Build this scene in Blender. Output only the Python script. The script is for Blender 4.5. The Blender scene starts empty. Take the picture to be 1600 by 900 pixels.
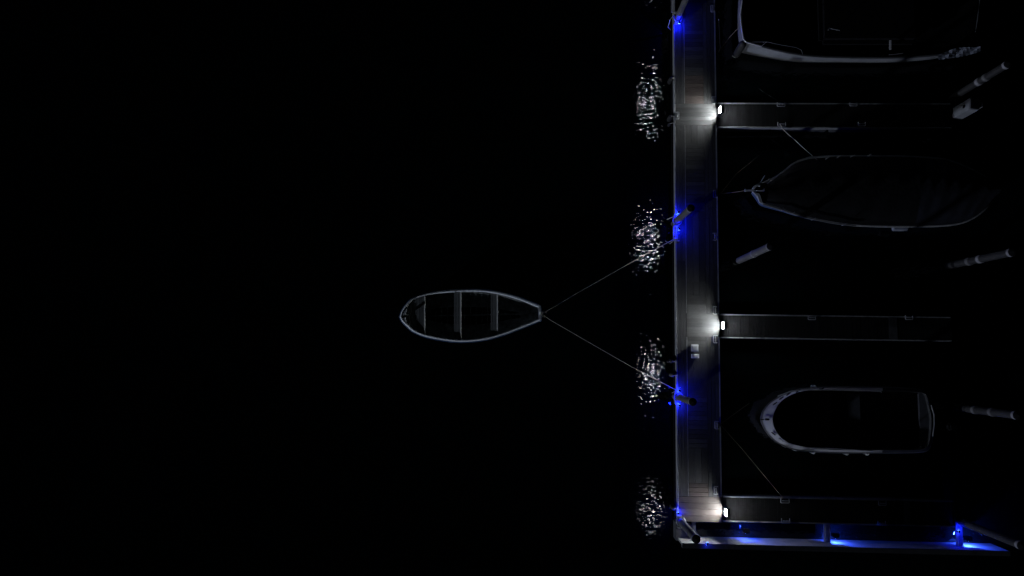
import bpy, bmesh, math, random
from mathutils import Vector, Matrix
random.seed(7)
S = bpy.context.scene
COL = S.collection
R = math.radians

# ---------------------------------------------------------------- camera
H = 26.0                       # camera height over the water, metres
F = 1066.67                    # focal length in photo pixels (24 mm on 36 mm)
NAD = (835.0, 552.0)           # pixel straight below the camera
YAW = R(-0.85)                 # the docks lie turned by this in the photo
up = -Vector((NAD[0] - 800, -(NAD[1] - 450), -F)).normalized()
ax = (Vector((1, 0, 0)) - up.x * up).normalized()
ay = up.cross(ax)
c_, s_ = math.cos(YAW), math.sin(YAW)
ax, ay = ax * c_ + ay * s_, ay * c_ - ax * s_
M = Matrix((ax, ay, up))       # camera -> world
def P(px, py, z=0.0):
    r = M @ Vector((px - 800, -(py - 450), -F))
    t = (H - z) / -r.z
    return Vector((r.x * t, r.y * t, z))
cam_d = bpy.data.cameras.new('camera'); cam = bpy.data.objects.new('camera', cam_d); COL.objects.link(cam)
cam_d.sensor_width = 36; cam_d.lens = 24; cam_d.clip_start = .1; cam_d.clip_end = 2000
cam.matrix_world = Matrix.Translation((0, 0, H)) @ M.to_4x4()
S.camera = cam

# ---------------------------------------------------------------- night sky, faint moon
W = bpy.data.worlds.new('World'); S.world = W; W.use_nodes = True
nt = W.node_tree; bg = nt.nodes['Background']
sky = nt.nodes.new('ShaderNodeTexSky'); sky.sky_type = 'NISHITA'; sky.sun_disc = False
MOON_EL, MOON_AZ = 6, 234     # low moon in the south west
sky.sun_elevation = R(MOON_EL); sky.sun_rotation = R(MOON_AZ)
nt.links.new(sky.outputs[0], bg.inputs[0]); bg.inputs[1].default_value = 0.0004
sd = bpy.data.lights.new('moon', 'SUN'); so = bpy.data.objects.new('moon', sd); COL.objects.link(so)
sd.energy = 0.95; sd.angle = R(1.0); sd.color = (.74, .82, 1.0)
dv = Vector((math.sin(R(MOON_AZ)) * math.cos(R(MOON_EL)), math.cos(R(MOON_AZ)) * math.cos(R(MOON_EL)), math.sin(R(MOON_EL))))
so.rotation_euler = dv.to_track_quat('Z', 'Y').to_euler()
S.view_settings.view_transform = 'Standard'; S.view_settings.look = 'None'
S.view_settings.exposure = 0; S.view_settings.gamma = 1
S.render.resolution_x = 1024; S.render.resolution_y = 576

# ---------------------------------------------------------------- materials
def mat(name, col, rough=.6, metal=0., var=.25, scale=6., bump=0., stretch=(1, 1, 1), emit=None, estr=0, island=0., spec=.5):
    m = bpy.data.materials.new(name); m.use_nodes = True
    n = m.node_tree.nodes; l = m.node_tree.links; b = n['Principled BSDF']
    b.inputs['Roughness'].default_value = rough; b.inputs['Metallic'].default_value = metal
    b.inputs['Specular IOR Level'].default_value = spec if not name.endswith(('boards', 'grain')) else .22
    tc = n.new('ShaderNodeTexCoord'); mp = n.new('ShaderNodeMapping'); mp.inputs['Scale'].default_value = stretch
    l.new(tc.outputs['Object'], mp.inputs[0])
    no = n.new('ShaderNodeTexNoise'); no.inputs['Scale'].default_value = scale; no.inputs['Detail'].default_value = 7
    no.inputs['Roughness'].default_value = .65
    l.new(mp.outputs[0], no.inputs['Vector'])
    mr = n.new('ShaderNodeMapRange'); mr.inputs[1].default_value = .3; mr.inputs[2].default_value = .7
    mr.inputs[3].default_value = 1 - var; mr.inputs[4].default_value = 1 + var
    l.new(no.outputs[0], mr.inputs[0])
    fac = mr.outputs[0]
    if island:
        g = n.new('ShaderNodeNewGeometry'); m2 = n.new('ShaderNodeMapRange')
        m2.inputs[3].default_value = 1 - island; m2.inputs[4].default_value = 1 + island
        l.new(g.outputs['Random Per Island'], m2.inputs[0])
        mu = n.new('ShaderNodeMath'); mu.operation = 'MULTIPLY'
        l.new(fac, mu.inputs[0]); l.new(m2.outputs[0], mu.inputs[1]); fac = mu.outputs[0]
    vm = n.new('ShaderNodeVectorMath'); vm.operation = 'SCALE'; vm.inputs[0].default_value = col
    l.new(fac, vm.inputs['Scale']); l.new(vm.outputs[0], b.inputs['Base Color'])
    if bump:
        bu = n.new('ShaderNodeBump'); bu.inputs['Strength'].default_value = 1; bu.inputs['Distance'].default_value = bump
        l.new(no.outputs[0], bu.inputs['Height']); l.new(bu.outputs[0], b.inputs['Normal'])
    if emit:
        b.inputs['Emission Color'].default_value = (*emit, 1); b.inputs['Emission Strength'].default_value = estr
    return m
DK = (.058, .060, .060)
m_px = mat('deck boards lengthwise grain', DK, .62, var=.35, scale=5, bump=.003, stretch=(9, .7, 1), island=.25)
m_py = mat('deck boards crosswise grain', DK, .62, var=.35, scale=5, bump=.004, stretch=(.7, 9, 1), island=.3)
m_br = mat('brown deck boards', (.066, .055, .050), .6, var=.35, scale=5, bump=.004, stretch=(.7, 9, 1), island=.3)
m_slab = mat('dark composite slab', (.030, .032, .034), .65, var=.3, scale=5, bump=.002, stretch=(8, .6, 1), island=.25)
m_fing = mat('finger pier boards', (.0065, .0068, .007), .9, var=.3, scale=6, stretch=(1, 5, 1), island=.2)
m_alu = mat('weathered aluminium', (.30, .31, .32), .42, .7, var=.2, scale=9)
m_rim = mat('pale edge profile', (.34, .35, .36), .5, .2, var=.25, scale=7)
m_under = mat('dark pontoon side', (.05, .052, .058), .7, var=.4, scale=4)
m_galv = mat('galvanised steel', (.42, .43, .45), .45, .5, var=.2, scale=14)
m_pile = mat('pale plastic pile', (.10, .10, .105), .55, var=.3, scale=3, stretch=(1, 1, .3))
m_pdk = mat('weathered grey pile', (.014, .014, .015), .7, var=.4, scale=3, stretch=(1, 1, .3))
m_rim2 = mat('white pile collar', (.20, .20, .22), .5, var=.2)
m_blk = mat('black rubber', (.006, .006, .007), .9, var=.3, spec=.08)
m_white = mat('white gelcoat', (.60, .61, .65), .3, var=.06, scale=3)
m_gw = mat('painted grey gunwale', (.74, .79, .84), .5, var=.18, scale=8)
m_navy = mat('navy blue paint', (.06, .10, .20), .4, var=.3, scale=6)
m_hin = mat('worn inner hull paint', (.22, .24, .23), .6, var=.8, scale=5)
m_thw = mat('bench boards', (.30, .32, .32), .6, var=.4, scale=6, stretch=(9, .6, 1), island=.25, bump=.003)
m_bedge = mat('pale lit bench edge', (.80, .81, .78), .5, var=.2)
m_hull2 = mat('dull white hull', (.22, .23, .25), .4, var=.2, scale=2)
m_cov = mat('dark boat canvas', (.006, .007, .009), .9, var=.3, scale=3, bump=.02)
m_cov2 = mat('navy boat canvas', (.018, .021, .034), .8, var=.3, scale=2, bump=.02)
m_bnch = mat('grey boat seats', (.07, .075, .09), .8, var=.3, scale=4)
m_ckp = mat('dark cockpit', (.028, .030, .034), .8, var=.4, scale=4)
m_rope = mat('pale mooring rope', (.42, .40, .36), .9, var=.3, scale=60)
m_rope2 = mat('brown mooring rope', (.24, .19, .13), .9, var=.3, scale=60)
m_conc = mat('pale wave screen boards', (.30, .30, .31), .8, var=.25, scale=5, bump=.004, stretch=(.5, 1, 3))
m_tarp = mat('crumpled tarpaulin', (.20, .22, .27), .6, var=.3, scale=4)
m_lens = mat('white lamp lens', (.8, .8, .8), .3, var=0, emit=(.95, .99, 1), estr=270)
m_lens2 = mat('dim lamp lens', (.8, .8, .8), .3, var=0, emit=(.90, .95, 1), estr=230)
m_house = mat('charcoal lamp housing', (.03, .032, .035), .5, var=.2)
m_blue = mat('blue led lens', (.1, .15, .8), .3, var=0, emit=(.10, .25, 1), estr=14)
m_flood = mat('floodlight housing', (.05, .05, .05), .5)

# water: almost black, long gentle ripples with their crests running east-west
mw = bpy.data.materials.new('harbour water'); mw.use_nodes = True
n = mw.node_tree.nodes; l = mw.node_tree.links; b = n['Principled BSDF']
b.inputs['Base Color'].default_value = (.0022, .0042, .0050, 1); b.inputs['Roughness'].default_value = .02
b.inputs['IOR'].default_value = 1.333
tc = n.new('ShaderNodeTexCoord')
def wn(sc, st, w):
    mp = n.new('ShaderNodeMapping'); mp.inputs['Scale'].default_value = st
    l.new(tc.outputs['Object'], mp.inputs[0])
    q = n.new('ShaderNodeTexNoise'); q.inputs['Scale'].default_value = sc; q.inputs['Detail'].default_value = 1
    l.new(mp.outputs[0], q.inputs['Vector'])
    k = n.new('ShaderNodeMath'); k.operation = 'MULTIPLY'; k.inputs[1].default_value = w
    l.new(q.outputs[0], k.inputs[0]); return k.outputs[0]
RIP = [(8.6, (.72, 1, 1), 1.0), (1.5, (.4, 1, 1), 1.8)]
acc = None
for a in RIP:
    o_ = wn(*a)
    if acc is None: acc = o_
    else:
        ad = n.new('ShaderNodeMath'); ad.operation = 'ADD'; l.new(acc, ad.inputs[0]); l.new(o_, ad.inputs[1]); acc = ad.outputs[0]
bu = n.new('ShaderNodeBump'); bu.inputs['Strength'].default_value = 1; bu.inputs['Distance'].default_value = .0093
l.new(acc, bu.inputs['Height']); l.new(bu.outputs[0], b.inputs['Normal'])

# ---------------------------------------------------------------- mesh helpers
class MB:
    def __init__(s): s.bm = bmesh.new()
    def box(s, x0, x1, y0, y1, z0, z1, bev=0):
        if x0 > x1: x0, x1 = x1, x0
        if y0 > y1: y0, y1 = y1, y0
        r = bmesh.ops.create_cube(s.bm, size=1)
        for v in r['verts']:
            v.co = Vector((x0 + (v.co.x + .5) * (x1 - x0), y0 + (v.co.y + .5) * (y1 - y0), z0 + (v.co.z + .5) * (z1 - z0)))
        if bev:
            es = list({e for v in r['verts'] for e in v.link_edges})
            bmesh.ops.bevel(s.bm, geom=es, offset=bev, segments=2, affect='EDGES')
        return s
    def bar(s, a, b, w, h):                      # a rectangular bar between two points
        a, b = Vector(a), Vector(b); d = b - a; L = d.length
        q = d.to_track_quat('X', 'Z').to_matrix().to_4x4()
        r = bmesh.ops.create_cube(s.bm, size=1)
        T = Matrix.Translation((a + b) / 2) @ q @ Matrix.Diagonal((L, w, h, 1))
        for v in r['verts']: v.co = T @ v.co
        return s
    def tube(s, pts, r, n=8, cap=True):
        pts = [Vector(p) for p in pts]; rings = []
        for i, p in enumerate(pts):
            d = (pts[min(i + 1, len(pts) - 1)] - pts[max(i - 1, 0)]).normalized()
            u = d.cross(Vector((0, 0, 1)))
            if u.length < .05: u = d.cross(Vector((0, 1, 0)))
            u.normalize(); v = d.cross(u)
            rr = r[i] if isinstance(r, (list, tuple)) else r
            rings.append([s.bm.verts.new(p + (u * math.cos(t) + v * math.sin(t)) * rr) for t in [2 * math.pi * k / n for k in range(n)]])
        for A, B in zip(rings, rings[1:]):
            for k in range(n): s.bm.faces.new((A[k], A[(k + 1) % n], B[(k + 1) % n], B[k]))
        if cap: s.bm.faces.new(rings[0][::-1]); s.bm.faces.new(rings[-1])
        return s
    def lathe(s, prof, n=24, c=(0, 0)):          # profile of (radius, z)
        rings = []
        for r, z in prof:
            rings.append([s.bm.verts.new((c[0] + r * math.cos(2 * math.pi * k / n), c[1] + r * math.sin(2 * math.pi * k / n), z)) for k in range(n)])
        for A, B in zip(rings, rings[1:]):
            for k in range(n): s.bm.faces.new((A[k], A[(k + 1) % n], B[(k + 1) % n], B[k]))
        s.bm.faces.new(rings[0][::-1]); s.bm.faces.new(rings[-1])
        return s
    def loft(s, loops, cap0=False, cap1=False, closed=False):
        V = [[s.bm.verts.new(p) for p in L] for L in loops]; N = len(V[0])
        prs = list(zip(V, V[1:])) + ([(V[-1], V[0])] if closed else [])
        for A, B in prs:
            for k in range(N): s.bm.faces.new((A[k], A[(k + 1) % N], B[(k + 1) % N], B[k]))
        if cap0: s.bm.faces.new(V[0][::-1])
        if cap1: s.bm.faces.new(V[-1])
        return s
    def prism(s, pts, z0, z1):
        A = [s.bm.verts.new((p[0], p[1], z0)) for p in pts]; B = [s.bm.verts.new((p[0], p[1], z1)) for p in pts]
        N = len(pts)
        for k in range(N): s.bm.faces.new((A[k], A[(k + 1) % N], B[(k + 1) % N], B[k]))
        s.bm.faces.new(A[::-1]); s.bm.faces.new(B)
        return s
    def build(s, name, m, parent=None, smooth=False):
        bmesh.ops.recalc_face_normals(s.bm, faces=s.bm.faces)
        me = bpy.data.meshes.new(name); s.bm.to_mesh(me); s.bm.free(); me.materials.append(m)
        if smooth:
            for f in me.polygons: f.use_smooth = True
            me.set_sharp_from_angle(angle=R(40))
        o = bpy.data.objects.new(name, me); COL.objects.link(o)
        if parent: o.parent = parent
        return o
def tag(o, label=None, cat=None, group=None, kind=None):
    if label: o['label'] = label
    if cat: o['category'] = cat
    if group: o['group'] = group
    if kind: o['kind'] = kind
    return o
def thing(name, label, cat, loc=(0, 0, 0), group=None, rz=0):
    o = bpy.data.objects.new(name, None); COL.objects.link(o); o.empty_display_size = .2
    o.location = loc; o.rotation_euler = (0, 0, rz)
    return tag(o, label, cat, group)
def dup(root, loc, label, rz=None, group=None):
    def cp(o, par):
        c = o.copy(); COL.objects.link(c); c.parent = par
        for ch in list(o.children): cp(ch, c)
        return c
    r = cp(root, None); r.location = loc
    if rz is not None: r.rotation_euler = (0, 0, rz)
    r['label'] = label
    if group: r['group'] = group
    return r

# ---------------------------------------------------------------- water
w = MB(); w.box(-450, 450, -450, 450, -3, 0); o = w.build('water', mw)
tag(o, kind='structure')

# ---------------------------------------------------------------- main floating walkway
DZ = .55                                        # deck height
XL = (P(1053.8, 165, DZ).x + P(1058.2, 760, DZ).x) / 2
XR = (P(1121.3, 200, DZ).x + P(1126.5, 750, DZ).x) / 2
YT = P(1086, -190, DZ).y; YB = P(1088, 815.5, DZ).y
def Y(py, z=DZ, px=1090): return P(px, py, z).y
def X(px, py, z=DZ): return P(px, py, z).x
BW = XR - XL
A1 = XL + BW * .245; A2 = XL + BW * .70         # borders of the three plank bands
walk = thing('floating_walkway', 'long main walkway of grey boards running down the picture, all piers join it', 'dock', (0, 0, 0))
lg, sl = MB(), MB()
TOP = DZ; TH = .035; G = .007
def planks_cross(mb, x0, x1, y0, y1, wd=.165):
    n_ = max(1, round((y1 - y0) / wd)); d = (y1 - y0) / n_
    for i in range(n_):
        j = random.uniform(-.0015, .0015)
        mb.box(x0 + G / 2, x1 - G / 2, y0 + i * d + G / 2, y0 + (i + 1) * d - G / 2, TOP - TH, TOP + j, .003)
def planks_long(mb, x0, x1, y0, y1, wd=.135, ln=2.4):
    n_ = max(1, round((x1 - x0) / wd)); d = (x1 - x0) / n_
    for i in range(n_):
        y = y0
        while y < y1 - .01:
            e = y1 if i % 2 == 0 and y1 - y < ln * 1.3 else min(y1, y + ln * random.uniform(.6, 1))
            j = random.uniform(-.0015, .0015)
            mb.box(x0 + i * d + G / 2, x0 + (i + 1) * d - G / 2, y + G / 2, e - G / 2, TOP - TH, TOP + j, .003); y = e
nodes = [(162, 195.5), (490, 526), (776, 815.5)]
ny = [(Y(b_), Y(a_)) for a_, b_ in nodes]
RIM = .05
x0, x1 = XL + RIM, XR - RIM
# bands between the nodes
edges = [YT] + [v for a_, b_ in ny for v in (b_, a_)]
spans = [(edges[1], edges[0]), (edges[3], edges[2]), (edges[5], edges[4])]
slabY = (Y(567), Y(408))
for a_, b_ in spans:
    # left band, leaving the dark slab out
    lo, hi = slabY
    for p_, q_ in ((a_, min(b_, lo)), (max(a_, hi), b_)):
        if q_ - p_ > .05: planks_long(lg, x0, A1, p_, q_)
    planks_long(lg, A2, x1, a_, b_)
planks_long(sl, x0, A1 - .01, slabY[0], slabY[1], .13, 5)
# nodes
def section(nm, m_, f_, *a):
    q = MB(); f_(q, *a); return q.build(nm, m_, walk)
section('cross_boards', m_py, planks_cross, x0, XR, *ny[0], .155); section('cross_boards', m_py, planks_cross, A1, XR, *ny[1], .155); section('brown_boards', m_br, planks_cross, x0, XR, *ny[2], .2)
# middle band: crosswise boards with short lengthwise panels
mid = [(Y(118), ny[0][1] * 0 + YT, 'c'), (ny[0][1], Y(118), 'b'), (Y(225), ny[0][0], 'l'), (Y(330), Y(225), 'c'), (Y(440), Y(330), 'l'),
       (Y(461), Y(440), 'l'), (ny[1][1], Y(461), 'c'), (Y(548), ny[1][0], 'c'), (Y(600), Y(548), 'l'), (Y(700), Y(600), 'c'), (Y(755), Y(700), 'l'), (ny[2][1], Y(755), 'b')]
for lo, hi, k in mid:
    if hi - lo < .05: continue
    if k == 'l': planks_long(lg, A1 + .012, A2, lo, hi, .24, 3)
    else: section('brown_boards' if k == 'b' else 'cross_boards', m_br if k == 'b' else m_py, planks_cross, A1 + .012, A2, lo, hi, .165)
for nm, q, m_ in (('deck_boards', lg, m_px), ('dark_slab', sl, m_slab)):
    q.build(nm, m_, walk)
st = MB()
for a_, b_ in spans: st.box(A1 - .006, A1 + .010, a_ + .01, b_ - .01, TOP - .03, TOP + .004, .002)
st.build('lit_edge_strip', m_rim, walk)  # pale strip stands in for light caught on the plank edge
rm = MB(); rm.box(XL, XL + RIM - .004, YB, YT, .30, TOP + .004, .006); [rm.box(XR - RIM + .004, XR, a_, b_, .30, TOP + .006, .006) for a_, b_ in spans]
rm.build('edge_rail', m_rim, walk)
un = MB()
y = YB
while y < YT:                                   # concrete floats under the deck
    un.box(XL + .015, XR - .015, y + .02, min(y + 3.2, YT) - .02, -.4, .30, .02); y += 3.2
un.box(XL + RIM, XR - RIM, YB, YT, .30, TOP - TH - .004)
un.build('float', m_under, walk)
w2 = MB()
w2.box(XL - .05, XL - .002, YB, YT, .16, .32, .012); w2.box(XR + .002, XR + .04, YB, YT, .18, .30, .012)
w2.build('rubbing_strake', m_blk, walk)

def cleat(parent, px, py, ang=0, s=1., z=DZ):   # square mooring bracket with a horn bar
    c = P(px, py, z); mb = MB()
    mb.tube([(.075, -.13, .03), (-.06, -.135, .03), (-.07, -.12, .03), (-.07, .12, .03), (-.06, .135, .03), (.075, .13, .03)], .013, 8)
    mb.tube([(0, -.10, .045), (0, -.05, .06), (0, .05, .06), (0, .10, .045)], .011, 8)
    mb.tube([(0, -.05, .0), (0, -.05, .06)], .010, 6); mb.tube([(0, .05, .0), (0, .05, .06)], .010, 6)
    mb.tube([(-.07, -.1, .0), (-.07, -.1, .03)], .010, 6); mb.tube([(-.07, .1, .0), (-.07, .1, .03)], .010, 6)
    o = mb.build('cleat', m_galv, parent, True); o.location = c; o.rotation_euler = (0, 0, R(ang)); o.scale = (s, s, s)
    return o
for a_ in [(1113.5, 14, 0), (1057.5, 181, 180), (1116.5, 370, 180), (1117, 485, 0), (1117.5, 530, 0), (1118.5, 766, 0), (1058, 371, 0), (1060, 611, 0), (1115, 157, 0), (1120, 664, 0), (1117.5, 303, 0)]:
    cleat(walk, *a_)

# ---------------------------------------------------------------- finger piers
def finger(py0, py1, pxe, label, cleats, plate=None):
    ya, yb = Y(py1, DZ, 1135), Y(py0, DZ, 1135); xe = X(pxe, (py0 + py1) / 2)
    t = thing('finger_pier', label, 'pier', (0, 0, 0), 'finger piers off the main walkway')
    mb = MB(); n_ = 0; xs = XR + .02; d = .15
    while xs < xe - .05:
        mb.box(xs, min(xs + d - G, xe), ya + .05, yb - .05, TOP - TH, TOP + random.uniform(-.002, .001), .003); xs += d
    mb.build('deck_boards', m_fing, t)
    r_ = MB(); r_.box(XR + .045, xe, ya, ya + .045, .36, TOP + .006, .008); r_.box(XR + .045, xe, yb - .045, yb, .36, TOP + .006, .008)
    r_.build('edge_rail', m_rim, t)
    e_ = MB(); e_.box(xe + .002, xe + .04, ya, yb, .36, TOP + .002, .008); e_.build('end_rail', m_blk, t)  # black tone stands in for the lamplight fading at the pier end
    f_ = MB(); xs = XR + .1
    while xs < xe - .8:
        f_.box(xs, min(xs + 2.0, xe), ya + .02, yb - .02, -.35, .30, .02); xs += 2.15
    f_.box(XR + .05, xe, ya + .05, yb - .05, .30, TOP - TH - .004)
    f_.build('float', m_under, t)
    for c in cleats: cleat(t, *c)
    if plate:
        q = MB(); q.box(X(plate[0], py0), X(plate[1], py0), ya + .06, yb - .06, TOP + .002, TOP + .008); q.build('cover_plate', m_under, t)
    return t
f1 = finger(160.5, 199.5, 1486, 'upper finger pier, cleats on it and white service box at its far end', [(1220, 163.5, 90, 1.1), (1333, 163, 90), (1221, 194.5, 90, 1.1), (1346, 194, 90)])
f2 = finger(490.5, 528.5, 1486, 'middle finger pier with empty water on both sides, lamp at its root', [(1268, 496.5, 90), (1420, 496, 90)], (1388, 1401))
f3 = finger(775, 815.5, 1490, 'lowest finger pier, beside the blue lit wave screen', [(1226, 782, 90, 1.1), (1378, 786, 90), (1227, 813.5, 90, 1.1), (1377, 817, 90)], (1412, 1421))

# ---------------------------------------------------------------- white pedestal lamps
def pedestal(px, py, label, rz):
    c = P(px, py, DZ); t = thing('dock_light', label, 'lamp', (XR + .055, c.y, DZ), 'white lamps at the pier roots', rz)
    b_ = MB(); b_.box(-.0, .085, -.15, .15, 0, .14, .01); b_.box(.0, .085, -.14, .14, .14, .50, .01); b_.build('housing', m_house, t)
    h_ = MB(); h_.box(-.035, .10, -.15, .15, .50, .53, .012); h_.build('hood', m_house, t)
    l_ = MB(); l_.box(-.012, -.001, -.11, .11, .19, .47, .003); l_.build('lens', m_lens, t); l_ = MB(); l_.box(-.055, .0, -.135, -.125, .02, .50, .002); l_.build('shade', m_house, t); l_ = MB(); l_.box(-.055, .0, .125, .135, .02, .50, .002); l_.build('shade', m_house, t)
    l_ = MB(); l_.box(.086, .092, -.12, .12, .34, .46, .002); l_.build('side_lens', m_lens2, t)
    return t
pedestal(1120, 177.5, 'glowing white lamp at the root of the upper finger pier', R(-2))
pedestal(1122, 509, 'glowing white lamp at the root of the middle finger pier', 0)
pedestal(1124, 796.5, 'glowing white lamp at the root of the lowest finger pier', R(2))

# ---------------------------------------------------------------- piles
def pile(px, py, zt, r, label, rings=(), shaft=m_pile, group='round mooring piles', capd=True, collar=None):
    c = P(px, py, zt); t = thing('mooring_pile', label, 'pile', (c.x, c.y, 0), group)
    MB().lathe([(r, -2), (r, zt - .14)], 32).build('shaft', shaft, t, True)
    MB().lathe([(r + .004, zt - .135), (r + .012, zt - .13), (r + .012, zt - .015), (r - .01, zt - .005)], 32).build('collar', m_rim2, t, True)
    MB().lathe([(r - .012, zt - .02), (r + .016, zt - .012), (r + .014, zt + .005), (.02, zt + .09), (.004, zt + .095)], 32).build('cap', m_blk, t, True)
    for z, m_ in rings:
        MB().lathe([(r + .001, z - .09), (r + .018, z - .08), (r + .018, z + .06), (r + .001, z + .07)], 32).build('ring', m_, t, True)
    return t
pA = pile(1079.5, 325, 2.85, .115, 'mooring pile by the upper blue light and the taut boat rope, leaning over the walkway')
pD = pile(1082.5, 628, 2.9, .115, 'short looking pile beside the middle blue light on the walkway edge')
pG = pile(1088, 842.5, 2.95, .125, 'pile at the lower left corner of the docks beside the wave screen', [(2.2, m_pile)])
pT = pile(1080.5, -22, 2.9, .115, 'pile cut by the top edge of the picture at the highest blue light')
pB = pile(1204.5, 384.5, 3.9, .12, 'free standing pile with a mid ring, nearest the walkway between two berths', [(.35, m_blk), (2.25, m_rim2)], m_pile)
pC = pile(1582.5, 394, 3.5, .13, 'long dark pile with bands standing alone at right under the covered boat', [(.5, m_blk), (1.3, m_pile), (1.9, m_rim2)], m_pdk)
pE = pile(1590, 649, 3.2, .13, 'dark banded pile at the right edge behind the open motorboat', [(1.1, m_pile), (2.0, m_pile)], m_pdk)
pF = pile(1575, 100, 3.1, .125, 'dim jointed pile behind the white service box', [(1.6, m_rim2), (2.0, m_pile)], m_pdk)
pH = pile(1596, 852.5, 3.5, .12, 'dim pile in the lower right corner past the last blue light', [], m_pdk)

# ---------------------------------------------------------------- blue lights and tubular brackets
def blue_light(x, y, z, label, power, aim=(0, 0, -1), r=.012, hood=False):
    t = thing('blue_light', label, 'lamp', (x, y, z), 'small blue dock lights')
    q = MB().box(-.035, .035, -.045, .045, .019, .045, .006).box(-.042, -.036, -.045, .045, -.05, .025)
    if hood: q.box(-.11, .11, -.02, .12, .02, .055, .01); q.box(-.11, .11, .10, .12, -.12, .03); q.box(-.12, -.10, -.01, .12, -.12, .03)
    q.build('housing', m_blk, t)
    MB().box(-.035, .035, -.045, .045, .0, .018, .004).build('lens', m_blue, t)
    ld = bpy.data.lights.new('blue_bulb', 'POINT'); ld.energy = power * (17 if hood else 9.5); ld.color = (.03, .09, 1) if hood else (.001, .004, 1); ld.shadow_soft_size = r
    lo = bpy.data.objects.new('blue_bulb', ld); COL.objects.link(lo); lo.parent = t; lo.location = (aim[0] * .06, aim[1] * .06, -.035 if aim[2] else .01)
    return t
def bracket(px, py0, py1, label, arms):
    t = thing('dock_bracket', label, 'bracket', (0, 0, 0), 'tubular brackets on the walkway edge')
    xa = XL + .035; z = DZ + .05
    ya, yb = Y(py1, z), Y(py0, z)
    q = MB(); q.tube([(xa, ya, z), (xa, yb, z)], .022, 10); q.tube([(xa - .11, ya, z - .02), (xa - .11, yb, z - .02)], .022, 10)
    q.build('rail', m_galv, t, True)
    for v in (ya, yb):
        q = MB(); q.tube([(xa, v, z), (xa - .06, v, z + .005), (xa - .11, v, z - .02)], .018, 8); q.build('end_bar', m_galv, t, True)
    for (ax0, ay0, ax1, ay1, zz) in arms:
        q = MB(); p_, s2 = P(ax0, ay0, z), P(ax1, ay1, zz)
        q.tube([p_, p_.lerp(s2, .5) + Vector((0, 0, .03)), s2], .012, 8); q.build('arm', m_galv, t, True)
    return t
bracket(1052, 349, 373, 'blue lit tubular bracket below the upper blue light, rope tied beside it', [(1054, 338, 1042, 343, .35), (1053, 375, 1047, 381, .4), (1047, 381, 1040, 377, .3)])
bracket(1053, 613, 630, 'short blue lit bracket at the middle blue light', [(1055, 611, 1050, 614, .5)])
bracket(1052, 0, 19, 'bracket at the topmost blue light near the picture edge', [(1056, 20, 1047, 31, .4), (1047, 31, 1043.5, 43, .3), (1043.5, 43, 1048, 47, .3)])
def guide(px, py, label):                        # hoop that holds the pile to the dock
    c = pilec = P(px, py, DZ + .08)
    t = thing('pile_guide', label, 'pile guide', (0, 0, 0), 'steel hoops round the dock piles')
    ring = [(c.x + .16 * math.cos(a_), c.y + .16 * math.sin(a_), DZ + .08) for a_ in [2 * math.pi * k / 24 for k in range(25)]]
    MB().tube(ring, .018, 8, False).build('hoop', m_galv, t, True)
    MB().box(c.x - .20, c.x - .15, c.y - .14, c.y + .14, DZ, DZ + .14, .008).build('mount', m_galv, t)
    return t
def pxy(o): return o.location.x, o.location.y
for o_, lb in ((pA, 'steel hoop round the pile at the upper blue light'), (pD, 'steel hoop round the pile at the middle blue light'), (pG, 'steel hoop round the corner pile'), (pT, 'steel hoop round the pile at the top edge')):
    c = Vector((*pxy(o_), 0)); t = thing('pile_guide', lb, 'pile guide', (c.x, c.y, 0), 'steel hoops round the dock piles')
    ring = [(.165 * math.cos(a_), .165 * math.sin(a_), DZ + .08) for a_ in [2 * math.pi * k / 24 for k in range(25)]]
    MB().tube(ring, .02, 8, False).build('hoop', m_galv, t, True)
    MB().box(-.13, .02, -.235, -.18, DZ - .05, DZ + .13, .008).build('mount', m_galv, t)
    MB().box(-.13, .02, .18, .235, DZ - .05, DZ + .13, .008).build('mount', m_galv, t)
x_, y_ = pxy(pA); blue_light(x_ + .0, y_ + .27, DZ + .26, 'small blue light above the upper pile on the walkway edge', 2.2); blue_light(x_ + .02, y_ - .36, DZ + .26, 'small blue light below the upper pile over the bracket', 3.0)
x_, y_ = pxy(pD); blue_light(x_ + .0, y_ + .27, DZ + .26, 'small blue light above the middle pile where the lower rope ends', 2.2); blue_light(x_ + .0, y_ - .27, DZ + .26, 'small blue light below the middle pile', 2.2)
x_, y_ = pxy(pT); blue_light(x_ + .0, y_ - .30, DZ + .26, 'topmost small blue light near the picture edge', 3.0)
x_, y_ = pxy(pG); blue_light(x_ - .12, y_ + .30, DZ + .14, 'small blue light beside the lower left corner pile', 2.0)

# ---------------------------------------------------------------- wave screen below the lowest pier
ws = thing('wave_screen', 'long pale wall lit blue in patches, running along the bottom pier', 'wave screen', (0, 0, 0))
ZS = 1.0
yw = Y(838.5, 0, 1100); xw0, xw1 = P(1057, 845, 0).x, P(1548, 846, 0).x
q = MB(); nb = 12; d = (xw1 - xw0) / nb
for i in range(nb): q.box(xw0 + i * d + .004, xw0 + (i + 1) * d - .004, yw - .07, yw, -.6, ZS - .03)
q.build('panel', m_conc, ws)
q = MB(); q.box(xw0, xw1, yw - .17, yw - .072, ZS - .18, ZS - .05, .01); q.box(xw0, xw1, yw - .16, yw + .012, ZS - .028, ZS + .02, .01); q.build('capping', m_under, ws)
xc = P(1053, 840, 0).x
q = MB(); q.box(xc - .02, xc + .05, yw - .05, YB - .06, -.6, .5, .01); q.build('end_panel', m_under, ws)
q = MB(); q.prism([(xc + .06, yw + .02), (P(1096, 846, .3).x, yw + .02), (P(1078, 825, .3).x, YB - .12), (xc + .06, YB - .02)], .24, .28); q.build('corner_plate', m_under, ws)
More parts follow.
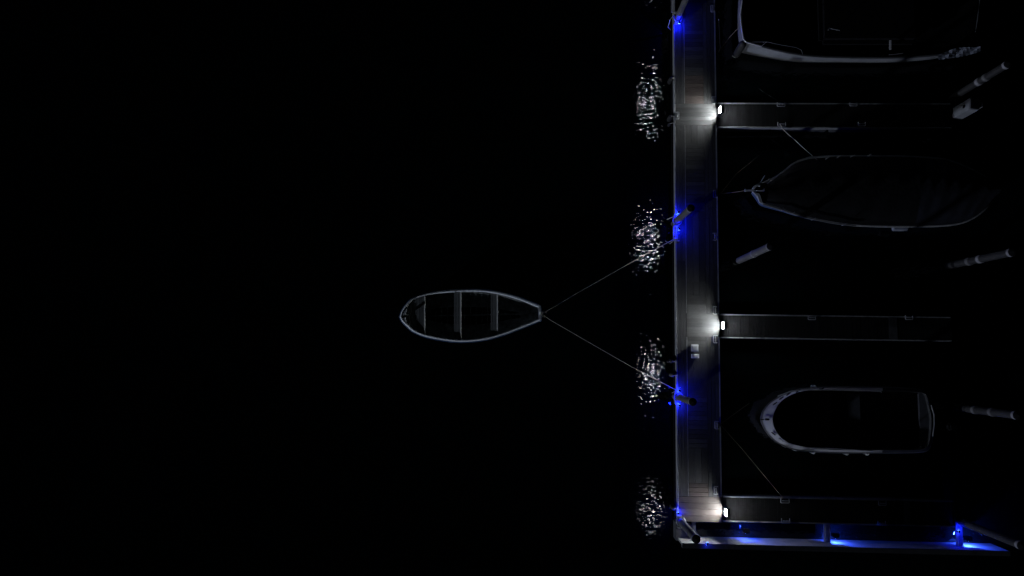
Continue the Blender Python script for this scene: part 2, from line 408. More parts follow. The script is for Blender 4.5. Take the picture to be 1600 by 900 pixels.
for pa, pb, m_ in ((1081, 1087, m_under), (1287.5, 1297.5, m_rim), (1494, 1504, m_rim)):
    a_, b_ = P(pa, 826, .4).x, P(pb, 826, .4).x
    q = MB(); q.box(a_, b_, yw + .01, YB - .005 if pa < 1490 else YB + .16, .34, .42, .01); q.box(a_ + .03, a_ + .05, yw + .01, YB - .01, .421, .45); q.box(b_ - .05, b_ - .03, yw + .01, YB - .01, .421, .45)
    q.build('cross_arm', m_, ws)
blue_light(P(1303, 832, .3).x, yw + .22, .46, 'small blue light on the wave screen at its middle cross arm', 5.0, hood=True)
blue_light(P(1509, 835, .3).x, yw + .22, .46, 'small blue light on the wave screen near its right end', 6.0, hood=True)
blue_light(P(1494, 818, .5).x, YB - .10, .62, 'small blue light over the right hand cross arm', 1.2)
blue_light(P(1165, 833, .3).x, yw + .30, .42, 'small blue light facing the left part of the wave screen', 2.8, hood=True)
blue_light(P(1096, 832, .3).x, yw + .05, 1.12, 'small blue light on top of the wave screen by the corner pile', .5)
hb = thing('dock_bracket', 'blue lit arms reaching to the pile in the lower right corner', 'bracket', (0, 0, 0), 'tubular brackets on the walkway edge')
for a_, b_ in (((1505, 811, .6), (1530, 823, .9)), ((1505, 822, .6), (1530, 832, .9)), ((1505, 811, .6), (1505, 822, .6)), ((1530, 832, .9), (1535, 836, .9))):
    MB().bar(P(*a_), P(*b_), .04, .04).build('arm', m_galv, hb)

# ---------------------------------------------------------------- ropes
def rope(pts, label, r=.012, m_=m_rope, sag=.02, g=None, n_=14):
    pts = [P(*p) for p in pts]; out = []
    for a_, b_ in zip(pts, pts[1:]):
        for i in range(n_):
            t = i / n_; p = a_.lerp(b_, t); p.z -= sag * 4 * t * (1 - t); out.append(p)
    out.append(pts[-1])
    o = MB().tube(out, r, 6).build('rope', m_, None, True)
    return tag(o, label, 'rope', g)
rope([(847, 490, .5), (900, 459, .42), (1000, 402, .42), (1058, 371, .62)], 'taut pale rope from the rowing boat up to the upper blue light', .011, sag=.05, g='two ropes holding the rowing boat')
rope([(847, 491, .5), (860, 500, .45), (985, 572, .40), (1060, 611, .62)], 'taut pale rope from the rowing boat down to the middle blue light', .0095, sag=.05, g='two ropes holding the rowing boat')
rope([(1219, 193, .62), (1223, 201, .6), (1240, 217, .55), (1277, 250, .95)], 'curved pale rope from the upper finger pier to the covered boat', .014)
rope([(1118, 303, .62), (1133, 302, .5), (1168, 297, .9)], 'faint rope from the walkway to the bow of the covered boat', .010, m_rope2, .05)
rope([(1126, 303, .5), (1150, 272, .3), (1186, 243, .2)], 'barely visible rope slanting up right above the covered bow', .008, m_rope2)
rope([(1122, 664, .62), (1127, 662, .55), (1150, 645, .35), (1171, 630, .1)], 'thin brown rope slanting up right from the walkway into the water', .009, m_rope2)
rope([(1122, 664, .62), (1127, 665, .55), (1160, 702, .4), (1224, 779, .6)], 'thin brown rope slanting down right to the lowest finger pier', .009, m_rope2)
rope([(1123, 30, .55), (1124, 52, .35), (1125.5, 75, .3), (1123, 82, .4)], 'slack rope hanging along the right side of the walkway near the top', .014)
rope([(1126, 76, .4), (1140, 58, .5), (1153, 44, .9), (1155, 28, 1.1)], 'faint rope from the walkway to the bow of the large boat', .010, m_rope2)
rope([(1139, 107, .0), (1155, 118, -.0), (1185, 138, .0), (1219, 160, .58)], 'very dim rope running from the water to the upper finger pier', .006, m_pdk)

# small fenders on the west side of the walkway
def fender(px, py, label, r=.09, L=.5, m_=m_pdk, z=.32):
    c = P(px, py, z); t = thing('fender', label, 'fender', (c.x, c.y, 0), 'fenders on the walkway side')
    MB().lathe([(.02, z - L / 2), (r * .8, z - L / 2 + .04), (r, z - L / 2 + .1), (r, z + L / 2 - .1), (r * .8, z + L / 2 - .04), (.02, z + L / 2)], 16).build('body', m_, t, True)
    MB().tube([(0, 0, z + L / 2), (XL - c.x + .02, 0, DZ + .01)], .012, 6).build('lanyard', m_rope, t, True)
    return t
fender(1047.5, 126, 'grey fender on the walkway above the upper lamp')
fender(1046.5, 185, 'grey fender hanging opposite the upper lamp')
fender(1045.5, 195, 'small grey fender just below the one opposite the upper lamp', .06, .3)
fender(1048, 564, 'grey fender beside the white box on the walkway', .08)
fender(1044, 565, 'outermost small fender beside the white box on the walkway', .05, .3)
fender(1049.5, 586, 'pale fender between the white box and the middle blue light', .07, .5, m_pile)
fender(1051, 792, 'grey fender at the lower left corner of the walkway')

# two small white boxes standing on the walkway
def wbox(px0, px1, py0, py1, z0, z1, label):
    a_, b_ = P(px0, py1, z1), P(px1, py0, z1)
    t = thing('dock_box', label, 'box', ((a_.x + b_.x) / 2, (a_.y + b_.y) / 2, DZ), 'white boxes on the walkway')
    w_, d_ = (b_.x - a_.x) / 2, (b_.y - a_.y) / 2
    MB().box(-w_ + .02, w_ - .02, -d_ + .02, d_ - .02, 0.0, z1 - DZ - .04, .02).build('body', m_house, t)
    MB().loft([[(sx * w_ * k, sy * d_ * k, z) for sx, sy in ((-1, -1), (1, -1), (1, 1), (-1, 1))] for k, z in ((1, z1 - DZ - .05), (1.0, z1 - DZ - .02), (.9, z1 - DZ), (.0 + .5, z1 - DZ + .01))], True, True).build('lid', m_white, t)
    return t
wbox(1080.5, 1091.5, 538.5, 549, DZ, DZ + .24, 'larger white topped box on the walkway below the middle lamp')
wbox(1080.5, 1092.5, 553.5, 559.5, DZ, DZ + .15, 'narrow white topped box just below the larger one on the walkway')

# white service pedestal at the end of the upper finger pier
a_ = P(1495, 178, DZ); sp = thing('service_pedestal', 'white service box with a dark round socket at the end of the upper finger pier', 'pedestal', (a_.x, a_.y, DZ), None, R(-8))
MB().box(-.17, .17, -.22, .22, 0, 1.05, .02).build('cabinet', m_hull2, sp)
MB().box(-.15, .15, -.20, .20, 1.052, 1.12, .02).build('lid', m_blk, sp)
q = MB(); q.tube([(-.165, .0, .72), (-.18, .0, .72)], .075, 20); q.build('socket', m_blk, sp, True)
q = MB(); q.tube([(.17, .1, .9), (.30, .1, .95), (.42, .05, .8), (.40, .02, .5)], .03, 8); q.build('pipe', m_galv, sp, True)

# ---------------------------------------------------------------- boats
def resample(loop, n_):
    """closed smooth resampling of a pixel loop; corners given twice stay sharp"""
    L = [0]
    for a_, b_ in zip(loop, loop[1:] + loop[:1]): L.append(L[-1] + math.dist(a_, b_))
    T = L[-1]; out = []; k = 0; m_ = len(loop)
    for i in range(n_):
        s = T * i / n_
        while L[k + 1] <= s: k += 1
        seg = L[k + 1] - L[k]; t = (s - L[k]) / seg if seg else 0
        p0, p1, p2, p3 = loop[(k - 1) % m_], loop[k % m_], loop[(k + 1) % m_], loop[(k + 2) % m_]
        def cr_(a, b, c, d):
            return b + .5 * t * (c - a + t * (2 * a - 5 * b + 4 * c - d + t * (3 * (b - c) + d - a)))
        out.append((cr_(p0[0], p1[0], p2[0], p3[0]), cr_(p0[1], p1[1], p2[1], p3[1])))
    return out
def lin(loop, per):
    out = []
    for a_, b_ in zip(loop, loop[1:] + loop[:1]):
        for i in range(per): out.append((a_[0] + (b_[0] - a_[0]) * i / per, a_[1] + (b_[1] - a_[1]) * i / per))
    return out
def world(loop, z):
    if callable(z): return [P(p[0], p[1], z(p[0])) for p in loop]
    return [P(p[0], p[1], z) for p in loop]
def inset(W_, d, dz=0):
    n_ = len(W_); out = []; c = sum((Vector(p) for p in W_), Vector()) / n_
    for i in range(n_):
        t = (W_[(i + 1) % n_] - W_[i - 1]); nn = Vector((-t.y, t.x, 0)).normalized()
        if nn.dot(c - W_[i]) < 0: nn = -nn
        out.append(W_[i] + nn * d + Vector((0, 0, dz)))
    return out
def scl(W_, kx, ky, z=None, c=None):
    c = c or sum((Vector(p) for p in W_), Vector()) / len(W_)
    return [Vector((c.x + (p.x - c.x) * kx, c.y + (p.y - c.y) * ky, p.z if z is None else z)) for p in W_]

# -- rowing boat
topo = [(628, 486), (633.7, 477), (645, 466), (662, 459.6), (684, 455.6), (708.7, 453.4), (731, 452.4), (759, 453.4), (787.5, 458.4), (815.6, 466.9), (844.2, 478.4)]
boto = [(844.8, 500.2), (815.6, 511.9), (787.5, 522.5), (759, 530.4), (731, 533.6), (708.7, 533.4), (684, 530), (662, 525), (645, 517.5), (634, 508), (628, 501.5)]
def cat(pts, per=5):
    out = []
    for k in range(len(pts) - 1):
        p0, p1, p2, p3 = pts[max(k - 1, 0)], pts[k], pts[k + 1], pts[min(k + 2, len(pts) - 1)]
        for i in range(per):
            t = i / per
            f_ = lambda a, b, c, d: b + .5 * t * (c - a + t * (2 * a - 5 * b + 4 * c - d + t * (3 * (b - c) + d - a)))
            out.append((f_(p0[0], p1[0], p2[0], p3[0]), f_(p0[1], p1[1], p2[1], p3[1])))
    out.append(pts[-1]); return out
rowpx = cat([(624.8, 495)] + topo) + [(844.5, 483), (844.6, 489), (844.7, 495)] + cat(boto + [(624.8, 495)])[:-1]
ZR = lambda px: .50 + .04 * ((max(0, 700 - px)) / 75) ** 2
Wr = world(rowpx, ZR)
rb = thing('rowing_boat', 'open rowing boat with three benches moored alone on the dark water', 'boat', (0, 0, 0))
cR = P(735, 493, 0)
q = MB(); q.loft([scl(Wr, .80, .45, -.18, cR), scl(Wr, .90, .74, -.05, cR), scl(Wr, .965, .93, .2, cR), inset(Wr, .008, -.03)], cap0=True); q.build('hull', m_navy, rb, True)
q = MB(); q.loft([inset(Wr, .035, -.032), scl(Wr, .93, .86, .25, cR), scl(Wr, .84, .62, .05, cR), scl(Wr, .7, .35, .0, cR)], cap1=True); q.build('inner_planking', m_hin, rb, True)
q = MB(); q.loft([inset(Wr, -.042, -.07), inset(Wr, -.044, -.04), inset(Wr, -.03, -.02), inset(Wr, -.009, -.015), inset(Wr, -.009, -.07)], closed=True); q.build('rubbing_rail', m_navy, rb, True)
q = MB(); q.loft([inset(Wr, -.010, -.05), inset(Wr, -.006, -.01), inset(Wr, .022, .030), inset(Wr, .038, .042), inset(Wr, .058, .026), inset(Wr, .074, -.025), inset(Wr, .076, -.05)], closed=True); q.build('gunwale', m_gw, rb, True)
def edge_y(px, topside):
    L = topo if topside else boto[::-1]
    L = sorted(L)
    for a_, b_ in zip(L, L[1:]):
        if a_[0] <= px <= b_[0]: return a_[1] + (b_[1] - a_[1]) * (px - a_[0]) / (b_[0] - a_[0])
def thwart(pa, pb, z, inn, nb=3):
    o_ = MB(); ds = (pb - pa) / nb
    for i in range(nb):
        u, v = pa + i * ds + .25, pa + (i + 1) * ds - .25
        pts = [P(u, edge_y(u, True) + inn, z), P(v, edge_y(v, True) + inn, z), P(v, edge_y(v, False) - inn, z), P(u, edge_y(u, False) - inn, z)]
        o_.prism([(p.x, p.y) for p in pts], z - .035, z)
    b_ = o_.build('bench', m_thw, rb)
    e = MB(); p_, s2 = P(pb + .4, edge_y(pb, True) + inn, z), P(pb + .4, edge_y(pb, False) - inn, z)
    e.tube([p_ - Vector((0, 0, .008)), s2 - Vector((0, 0, .008))], .022, 10); e.build('bench_edge', m_bedge, b_)  # pale tube stands in for lamplight on the bench's right edge
thwart(634.5, 663.5, .525, 3.2, 7); thwart(709, 720, .49, 3.6, 3); thwart(766.5, 777, .48, 3.8, 3)
q = MB(); a_ = [P(626.5, 495, .56), P(636, 482, .56), P(633.2, 495, .56), P(636, 508, .56)]
q.prism([(p.x, p.y) for p in a_], .52, .572); q.build('breasthook', m_gw, rb)
c = P(630.5, 495, .6); MB().lathe([(.05, .57), (.055, .63), (.03, .65)], 14, (c.x, c.y)).build('bow_bollard', m_blk, rb, True)
a_, b_ = P(844, 479, .5), P(844.3, 499.5, .5)
q = MB(); q.bar(P(843.0, 480, .56), P(843.2, 487.6, .56), .085, .05); q.bar(P(843.3, 491.8, .56), P(843.5, 499.3, .56), .085, .05); q.build('transom_cap', m_white, rb)
q = MB(); q.bar(P(841.6, 480, .35), P(841.6, 499, .35), .03, .30); q.build('transom', m_navy, rb)
q = MB(); q.bar(P(666, 494, .02), P(835, 490, .02), .06, .045)
q.build('keelson', m_hin, rb)
q = MB()
for px in range(672, 835, 9):                    # ribs across the floor
    if 706 < px < 722 or 764 < px < 779: continue
    ya_, yb_ = edge_y(px, True), edge_y(px, False); yc = (ya_ + yb_) / 2; hw = (yb_ - ya_) / 2
    pts = [P(px, yc + hw * k, z) for k, z in ((-.84, .36), (-.72, .16), (-.45, .035), (0, .03), (.45, .035), (.72, .16), (.84, .36))]
    q.tube(pts, .014, 6)
q.build('rib', m_hin, rb, True)
q = MB(); c = P(850, 490.5, .48)
q.tube([(c.x + .085 * math.cos(t), c.y + .11 * math.sin(t), .48 + .02 * math.sin(2 * t)) for t in [2 * math.pi * k / 24 for k in range(21)]], .012, 6)
tag(q.build('rope_loop', m_rope, None, True), 'loop of pale rope around the tail of the rowing boat', 'rope')
for py in (455.5, 531.5):
    q = MB(); c = P(712, py, .53); q.tube([(c.x, c.y, .50), (c.x, c.y, .57)], .014, 8); q.tube([(c.x - .04, c.y, .60), (c.x - .02, c.y, .57), (c.x + .02, c.y, .57), (c.x + .04, c.y, .60)], .008, 6)
    q.build('rowlock', m_galv, rb, True)

def ring_deck(mb, W0, W1, th=.03):
    mb.loft([[p - Vector((0, 0, th)) for p in W0], W0, W1, [p - Vector((0, 0, th)) for p in W1]], closed=True)

# -- open motorboat at the lower berth
ot = [(1189.7, 655), (1191.3, 647.5), (1195, 640), (1204, 630), (1217.5, 621), (1234, 613.5), (1255, 608), (1278, 605.8), (1310, 605), (1370, 605.4), (1410, 607), (1436, 609), (1450, 613)]
tr = [(1455, 632), (1459.5, 655), (1457, 683)]
ob = [(1451, 702), (1436, 706), (1410, 707), (1370, 707.4), (1324, 707.4), (1270, 705.7), (1244.5, 702.4), (1225, 696), (1210, 687), (1198, 674), (1192, 662.5), (1189.7, 655)]
it = [(1207, 655.5), (1208, 649), (1210.3, 642.5), (1216, 632), (1225.5, 623), (1240, 615.5), (1258, 610.6), (1280, 609.2), (1311, 609.4), (1370, 610.6), (1408, 611), (1433, 612.5), (1446.5, 616)]
itr = [(1451.5, 633), (1455.5, 655), (1453.5, 682)]
ib = [(1448, 699), (1433, 703), (1408, 703.8), (1370, 703.6), (1326, 703.4), (1276, 701.5), (1252, 698), (1235, 693), (1222, 685.5), (1213, 675), (1208.3, 664.5), (1207, 655.5)]
mp_ = cat(ot + tr + ob)[:-1]
ZM = lambda px: .62 + .16 * (max(0, 1290 - px) / 100) ** 1.5
Wm = world(mp_, ZM); cM = P(1330, 656, 0)
mbt = thing('motorboat', 'open white motorboat with a pale horseshoe bow deck at the lower berth', 'boat', (0, 0, 0))
q = MB(); q.loft([scl(Wm, .88, .62, -.25, cM), scl(Wm, .93, .86, .0, cM), inset(Wm, .006, -.02)], cap0=True); q.build('hull', m_white, mbt, True)
Wi = world(cat(it + itr + ib)[:-1], lambda px: ZM(px) + .04 + .10 * min(1, max(0, (1262 - px) / 55)))
xs_ = P(1379, 655, .7).x
for nm, m_, k in (('side_deck', m_white, 1), ('dim_aft_deck', m_cov2, -1)):  # aft run of the deck coloured dark in place of dim light
    q = MB(); ring_deck(q, Wm, Wi); q.bm.faces.ensure_lookup_table()
    bmesh.ops.delete(q.bm, geom=[f for f in q.bm.faces if (f.calc_center_median().x - xs_) * k > 0], context='FACES'); q.build(nm, m_, mbt, True)
q = MB(); q.loft([[p + Vector((0, 0, -.03)) for p in Wi], [p + Vector((0, 0, .03)) for p in Wi], inset(Wi, .02, .03), inset(Wi, .03, -.4), scl(inset(Wi, .04, 0), .95, .9, .18)], cap1=True); q.build('cockpit', m_ckp, mbt, True)
q = MB(); q.loft([inset(Wm, -.03, -.06), inset(Wm, -.035, -.02), inset(Wm, -.0, .012), inset(Wm, .02, -.03)], closed=True); q.build('rubbing_rail', m_under, mbt, True)
for pa, pb, z in ((1282, 1300, .5), (1326, 1344, .5), (1438, 1452, .55)):
    q = MB(); a_, b_ = P(pa, 698, z), P(pb, 615, z); q.box(a_.x, b_.x, a_.y, b_.y, z - .06, z, .02)
    q.build('bench', m_bnch, mbt)
q = MB(); a_, b_ = P(1222, 672, .62), P(1250, 640, .62); q.box(a_.x, b_.x, a_.y, b_.y, .60, .64, .02); q.build('fore_hatch', m_cov, mbt)
q = MB(); a_, b_ = P(1193, 655.5, 1.0), P(1203, 655.5, 1.0)
q.tube([P(1188, 655.5, .84), P(1194, 655.5, .88)], .02); q.box(P(1195, 655, .9).x, P(1202, 655, .9).x, a_.y - .035, a_.y + .035, .86, .97, .02); q.build('bow_fitting', m_blk, mbt, True)
for px, py in ((1211, 630.5), (1221, 622), (1232, 615.5), (1208.5, 677.5), (1221, 687), (1247, 611), (1284, 608)):
    c = P(px, py, .85); q = MB(); d = P(px + (3 if py < 650 else 3), py - 2.2 if py < 650 else py + 2.2, .85) - c
    z0 = .80 if px < 1240 else .68
    q.tube([c - d, c + d], .02, 6); q.tube([(c.x, c.y, z0), (c.x, c.y, .86)], .018, 6); q.build('cleat', m_blk, mbt, True)
for pts in ([(1215, 619, .85), (1236, 611.5, 1.0), (1262, 609, 1.0), (1300, 609, 1.0), (1376, 611.5, .95), (1377, 613, .7)], [(1216, 685, .85), (1232, 692.5, 1.0), (1262, 700, 1.0), (1300, 700.5, 1.0), (1376, 705.5, .95), (1379, 704, .7)]):
    q = MB(); q.tube([P(*p) for p in pts], .016, 8); q.build('handrail', m_galv, mbt, True)
q = MB(); q.tube([P(1455, 633, .8), P(1459.5, 648, .85), P(1460, 662, .85), P(1457.5, 682, .8)], .022, 8); q.build('stern_rail', m_alu, mbt, True)
ob_ = thing('outboard_motor', 'small dark outboard motor behind the open motorboat', 'outboard', (*P(1464, 664, 0).xy, 0))
MB().box(-.02, .30, -.13, .13, .45, .80, .06).build('cowling', m_blk, ob_, True); MB().box(.05, .17, -.04, .04, -.4, .45, .02).build('shaft', m_blk, ob_)
for px, py in ((1272, 707.6), (1228, 697), (1244, 702.6), (1324, 709.6), (1356, 709.8), (1274, 604)):
    c = P(px, py, .55); t = thing('fender', {1272: 'brightest small fender on the lower side of the open motorboat', 1228: 'foremost small fender on the lower bow curve of the open motorboat', 1244: 'second fender from the bow on the lower curve of the open motorboat', 1324: 'fender at mid length on the lower side of the open motorboat', 1356: 'rearmost fender on the lower side of the open motorboat', 1274: 'only fender on the upper side of the open motorboat'}[px], 'fender', (c.x, c.y, 0), 'fenders of the open motorboat')
    MB().lathe([(.015, .18), (.05, .22), (.055, .50), (.045, .56), (.015, .58)], 14).build('body', m_galv, t, True)
    MB().tube([(0, 0, .58), (0, .03 if py > 650 else -.03, .66)], .008, 6).build('lanyard', m_rope, t)

# -- canvas covered boat
cv = [(1176, 297), (1183, 288), (1194, 284), (1210, 276.5), (1225, 266.5), (1240, 254.5), (1264, 246), (1300, 243.2), (1360, 243), (1420, 243.6), (1480, 248.5), (1516, 262), (1540, 275.5), (1554, 291), (1557, 300),
      (1554, 310), (1540, 328), (1516, 344.5), (1486, 352.5), (1435, 354.8), (1390, 354.8), (1339, 353), (1300, 348), (1255, 338.8), (1219, 327), (1192, 318.5), (1184, 309), (1176, 297)]
cpx = cat(cv, 4)[:-1]
ZC = lambda px: .78 + .25 * (max(0, 1300 - px) / 125) ** 1.6
Wc = world(cpx, ZC); cC = P(1370, 299, 0)
cb = thing('covered_boat', 'large pointed boat under a dark canvas cover at the upper right berth', 'boat', (0, 0, 0))
q = MB(); q.loft([scl(Wc, .88, .55, -.3, cC), scl(Wc, .93, .84, .0, cC), scl(Wc, .975, .96, .45, cC), inset(Wc, .03, -.04)], cap0=True); q.build('hull', m_navy, cb, True)
q = MB(); q.loft([inset(Wc, -.005, -.07), inset(Wc, -.012, -.01), inset(Wc, .0, .0), inset(Wc, .045, .005), inset(Wc, .045, -.06)], closed=True); q.build('rubbing_rail', m_rim, cb, True)
def cover(xa, xb, m_, nm, rid, z_add):
    # canvas stretched over the boat: cross sections between the two edges
    th = [p for p in cv[:15]]; bh = [p for p in cv[14:]][::-1]
    def ey(L, px):
        L = sorted(L)
        for a_, b_ in zip(L, L[1:]):
            if a_[0] <= px <= b_[0]: return a_[1] + (b_[1] - a_[1]) * (px - a_[0]) / max(.01, b_[0] - a_[0])
        return L[-1][1]
    q = MB(); rows = []; n_ = 40
    for i in range(n_ + 1):
        px = xa + (xb - xa) * i / n_; z = ZC(px) + z_add
        a_, b_ = P(px, ey(th, px) + 2, z), P(px, ey(bh, px) - 2, z); row = []
        for k in range(15):
            t = k / 14; p = a_.lerp(b_, t); p.z += rid * math.sin(math.pi * t) ** .8 + .012 * math.sin(i * .9 + k * .5); row.append(q.bm.verts.new(p))
        rows.append(row)
    for A, B in zip(rows, rows[1:]):
        for k in range(14): q.bm.faces.new((A[k], A[k + 1], B[k + 1], B[k]))
    r_ = bmesh.ops.solidify(q.bm, geom=list(q.bm.faces), thickness=.012)
    q.build(nm, m_, cb, True)
cover(1196, 1432, m_cov, 'fore_cover', .34, .02); cover(1428, 1552, m_cov2, 'aft_cover', .42, .035)
q = MB(); q.prism([(p.x, p.y) for p in (P(1175, 300, 1.0), P(1186, 303, 1.0), P(1187.5, 306, 1), P(1191.5, 318, 1), P(1186.5, 317, 1), P(1183, 306, 1))], .98, 1.03); q.build('bow_plate', m_white, cb)
q = MB(); q.prism([(p.x, p.y) for p in (P(1175, 295, 1.0), P(1177.5, 291, 1), P(1188.5, 284, 1), P(1187, 292, 1), P(1184, 290.5, 1), P(1178, 295.5, 1))], .98, 1.03); q.build('bow_plate', m_gw, cb)
q = MB(); q.tube([P(1164, 297.5, 1.1), P(1178, 297.5, 1.1)], .03, 8); q.tube([P(1164.5, 295.5, 1.1), P(1164.5, 299.5, 1.1)], .03, 8); q.build('anchor_roller', m_galv, cb, True)
q = MB()
for p0, p1 in (((1189, 284, 1.05), (1195, 274, 1.5)), ((1178, 298, 1.08), (1194, 298, 1.3)), ((1194, 294.5, 1.3), (1194, 298.5, 1.3))): q.tube([P(*p0), P(*p1)], .015, 6)
q.build('stanchion', m_alu, cb, True)
q = MB(); q.tube([P(*p) for p in ((1198, 287, 1.2), (1210, 279, 1.3), (1226, 266, 1.35), (1232, 262, 1.35), (1246, 251, 1.3), (1265, 245, 1.25), (1290, 243.5, 1.2))], .012, 6)
q.tube([P(*p) for p in ((1192, 319, 1.1), (1222, 328, 1.1), (1257, 339.5, 1.0), (1300, 348.5, .95), (1337, 353, .92))], .030, 8)
q.build('guard_rail', m_alu, cb, True)
for px, py in ((1294, 246), (1312, 244), (1333, 243.5), (1359, 242), (1222, 326), (1240, 332.5), (1272, 342), (1320, 350.5), (1232.5, 262)):
    c = P(px, py, 1.1); q = MB(); q.tube([c - Vector((.0, 0, .25)), c], .014, 6); q.tube([c - Vector((.05, .03, 0)), c + Vector((.05, .03, .01))], .016, 6)
    q.build('deck_clip', m_galv, cb, True)
q = MB(); c = P(1406, 357, .5); q.tube([c + Vector((-.25, 0, 0)), c + Vector((.25, 0, 0))], .10, 14)
tag(q.build('fender', m_tarp, None, True), 'horizontal blue grey fender on the lower side of the covered boat', 'fender')

# -- large boat cut by the top edge
lb = [(1161, -60), (1159, -20), (1158, 20), (1159, 45), (1163, 62), (1170, 66.5), (1200, 75), (1230, 82), (1262, 87), (1300, 89.2), (1340, 90.2), (1380, 90.4), (1420, 89.5), (1450, 87.5), (1480, 84), (1500, 78), (1522, 60), (1530, 20), (1533, -20), (1530, -60),
      (1520, -110), (1480, -135), (1380, -140), (1262, -136), (1190, -122), (1168, -105), (1161, -60)]
lpx = cat(lb, 4)[:-1]
ZL = lambda px: .82 + .42 * (max(0, 1320 - px) / 160) ** 1.4
Wl = world(lpx, ZL); cL = P(1340, -20, 0)
bb = thing('large_boat', 'large broad boat with pale lit side, cut off by the top edge', 'boat', (0, 0, 0))
q = MB(); q.loft([scl(Wl, .90, .80, -.3, cL), scl(Wl, .955, .955, -.02, cL), scl(Wl, .975, .985, .35, cL), inset(Wl, .02, -.04)], cap0=True); q.build('hull', m_hull2, bb, True)
q = MB(); q.loft([scl(Wl, .9555, .9545, .0, cL), scl(inset(Wl, -.01, 0), .962, .966, .09, cL)], closed=False); q.build('waterline_stripe', m_navy, bb, True)
q = MB(); q.loft([inset(Wl, -.012, -.06), inset(Wl, -.015, .0), inset(Wl, .03, .01), inset(Wl, .03, -.06)], closed=True); q.build('rubbing_rail', m_under, bb, True)
q = MB(); q.loft([inset(Wl, .015, -.05), inset(Wl, .10, -.03), scl(inset(Wl, .3), .95, .95, .72, cL)], cap1=True); q.build('deck', m_blk, bb, True)
q = MB(); a_, b_ = P(1290, 58, 1.5), P(1440, -90, 1.5); q.box(a_.x, b_.x, a_.y, b_.y, .7, 1.1, .15); q.build('cabin', m_blk, bb, True)
q = MB(); q.tube([P(*p) for p in ((1167, -60, 1.75), (1161, -20, 1.8), (1160, 0, 1.8), (1156.7, 23, 1.8), (1158.5, 42, 1.8), (1161.5, 61, 1.8), (1166, 66, 1.75), (1190, 72.5, 1.5))], .026, 8); q.build('bow_rail', m_white, bb, True)
q = MB(); q.tube([P(*p) for p in ((1170, 65.5, 1.7), (1198, 65.2, 1.7), (1222, 70.5, 1.6), (1244, 74, 1.5), (1252, 78, 1.3), (1254, 84, 1.0))], .013, 8); q.tube([P(1198, 65.2, 1.7), P(1191, 71, 1.2)], .011, 6); q.build('side_rail', m_alu, bb, True)
q = MB(); q.tube([P(1389, 85.2, 1.0), P(1396, 85, 1.0), P(1411, 83, 1.0)], .018, 8); q.tube([P(1391.5, 62, 1.3), P(1391.5, 77, 1.0)], .05, 8); q.build('boat_hook', m_pile, bb, True)
q = MB(); q.tube([P(1294, 47, 1.75), P(1296, 44, 1.75), (P(1312, 47.5, 1.75))], .02, 6); q.build('wiper', m_alu, bb, True)
q = MB(); V = []; rnd = random.Random(3)
for i in range(13):
    t = i / 12; px = 1466 + 66 * t; py0 = 86 - 14 * t - 5 * math.sin(math.pi * min(1, t * 1.2)); py1 = 93 - 4 * t - 8 * t * t; row = []
    for k in range(7):
        row.append(q.bm.verts.new(P(px, py0 + (py1 - py0) * k / 6 + rnd.uniform(-.4, .4), 1.0 - .09 * k + .09 * math.sin(i * 1.6 + k * .7) + rnd.uniform(-.03, .03))))
    V.append(row)
for A, B in zip(V, V[1:]):
    for k in range(6): q.bm.faces.new((A[k], A[k + 1], B[k + 1], B[k]))
bmesh.ops.solidify(q.bm, geom=list(q.bm.faces), thickness=.03)
tag(q.build('tarpaulin', m_tarp, None, False), 'crumpled grey blue tarpaulin over the rear corner of the large boat', 'tarpaulin')
q = MB(); a_, b_ = P(1162, 66, 1.3), P(1149.5, 87, .25); d = (b_ - a_)
q.tube([a_, a_ + d * .06, a_ + d * .15, a_ + d * .85, a_ + d * .95, b_], [.03, .11, .14, .14, .11, .04], 16)
tag(q.build('fender', m_pdk, None, True), 'thick dark fender hanging from the corner of the large boat bow', 'fender')
q = MB(); c = P(1149.5, 87.5, .22); q.tube([(c.x - .12, c.y + .03, .2), (c.x, c.y - .06, .2), (c.x + .12, c.y, .2)], .03, 8)
tag(q.build('fender_strap', m_rim, None, True), 'pale strap at the lower end of the thick bow fender', 'strap')
# narrow strip floating beside the upper finger pier
q = MB(); a_ = P(1205, 203.5, .1); b_ = P(1240, 203, .1)
q.tube([a_, a_.lerp(b_, .1), b_.lerp(a_, .1), b_], [.03, .06, .05, .02], 10)
tag(q.build('fender', m_pile, None, True), 'slim pale fender lying against the lower side of the upper finger pier', 'fender')

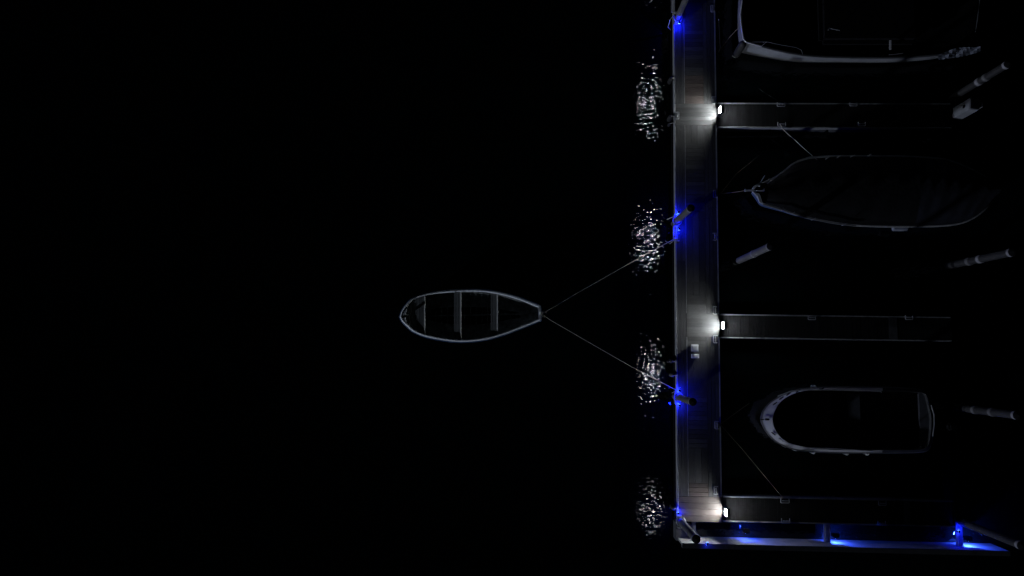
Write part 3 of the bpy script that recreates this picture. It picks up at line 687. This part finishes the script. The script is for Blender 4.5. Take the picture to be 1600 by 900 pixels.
# ---------------------------------------------------------------- unseen floodlights added high over the basin (outside the picture);
# their mirror images make the rows of sparkles on the ripples
HZ = 20.0
glints = [(1020, -55), (1014, 157), (1012, 376), (1017, 582), (1018, 793)]
fl_pos = []
for px, py in glints:
    g = P(px, py, 0); fl_pos.append((g, Vector((g.x * (1 + HZ / H), g.y * (1 + HZ / H), HZ))))
k_ = 0
for g, c in fl_pos:
    d = (g - c).normalized()
    t = thing('floodlight', ('northernmost', 'second from the north', 'middle', 'second from the south', 'southernmost')[k_] + ' added floodlight on the unseen cable outside the picture', 'floodlight', c, 'added floodlights on the unseen cable')
    zz = -d; yy = (Vector((0, 1, 0)) - zz.y * zz).normalized(); xx = yy.cross(zz)
    t.rotation_euler = Matrix((xx, yy, zz)).transposed().to_euler()
    MB().lathe([(.05, .40), (.20, .32), (.22, .06), (.24, .0), (.225, .0), (.20, .06), (.18, .26), (.05, .28)], 24).build('reflector', m_flood, t, True)
    ld = bpy.data.lights.new('glint_bulb', 'SPOT'); ld.energy = (260, 520, 560, 500, 330)[k_]; ld.spot_size = R(12.5); ld.spot_blend = 1; ld.shadow_soft_size = .12; ld.color = (.84, .88, 1)
    lo = bpy.data.objects.new('glint_bulb', ld); COL.objects.link(lo); lo.parent = t; lo.location = (0, 0, -.02); lo.scale = ((.2, .24, .30, .26, .25)[k_], (.6, 1.05, .95, 1, .5)[k_], 1)  # beam squeezed so it reaches little beyond its sparkle patch
    k_ += 1
ca, cbb = fl_pos[0][1], fl_pos[-1][1]  # cable and masts are invented to carry the added floodlights
dd = (cbb - ca).normalized()
pts = [ca - dd * 8 + Vector((0, 0, .9))] + [p[1] + Vector((0, 0, .42)) for p in fl_pos] + [cbb + dd * 8 + Vector((0, 0, .9))]
tag(MB().tube(pts, .012, 6).build('cable', m_blk, None, True), 'thin dark made-up cable carrying the added floodlights above the marina', 'cable')
for p_, lb_ in ((pts[0], 'northern'), (pts[-1], 'southern')):
    t = thing('added_cable_mast', lb_ + ' added mast holding the floodlight cable, outside the picture', 'mast', (p_.x, p_.y, 0))
    MB().lathe([(.2, -2), (.16, 6), (.09, p_.z + .1), (.05, p_.z + .3)], 16).build('post', m_pdk, t, True)
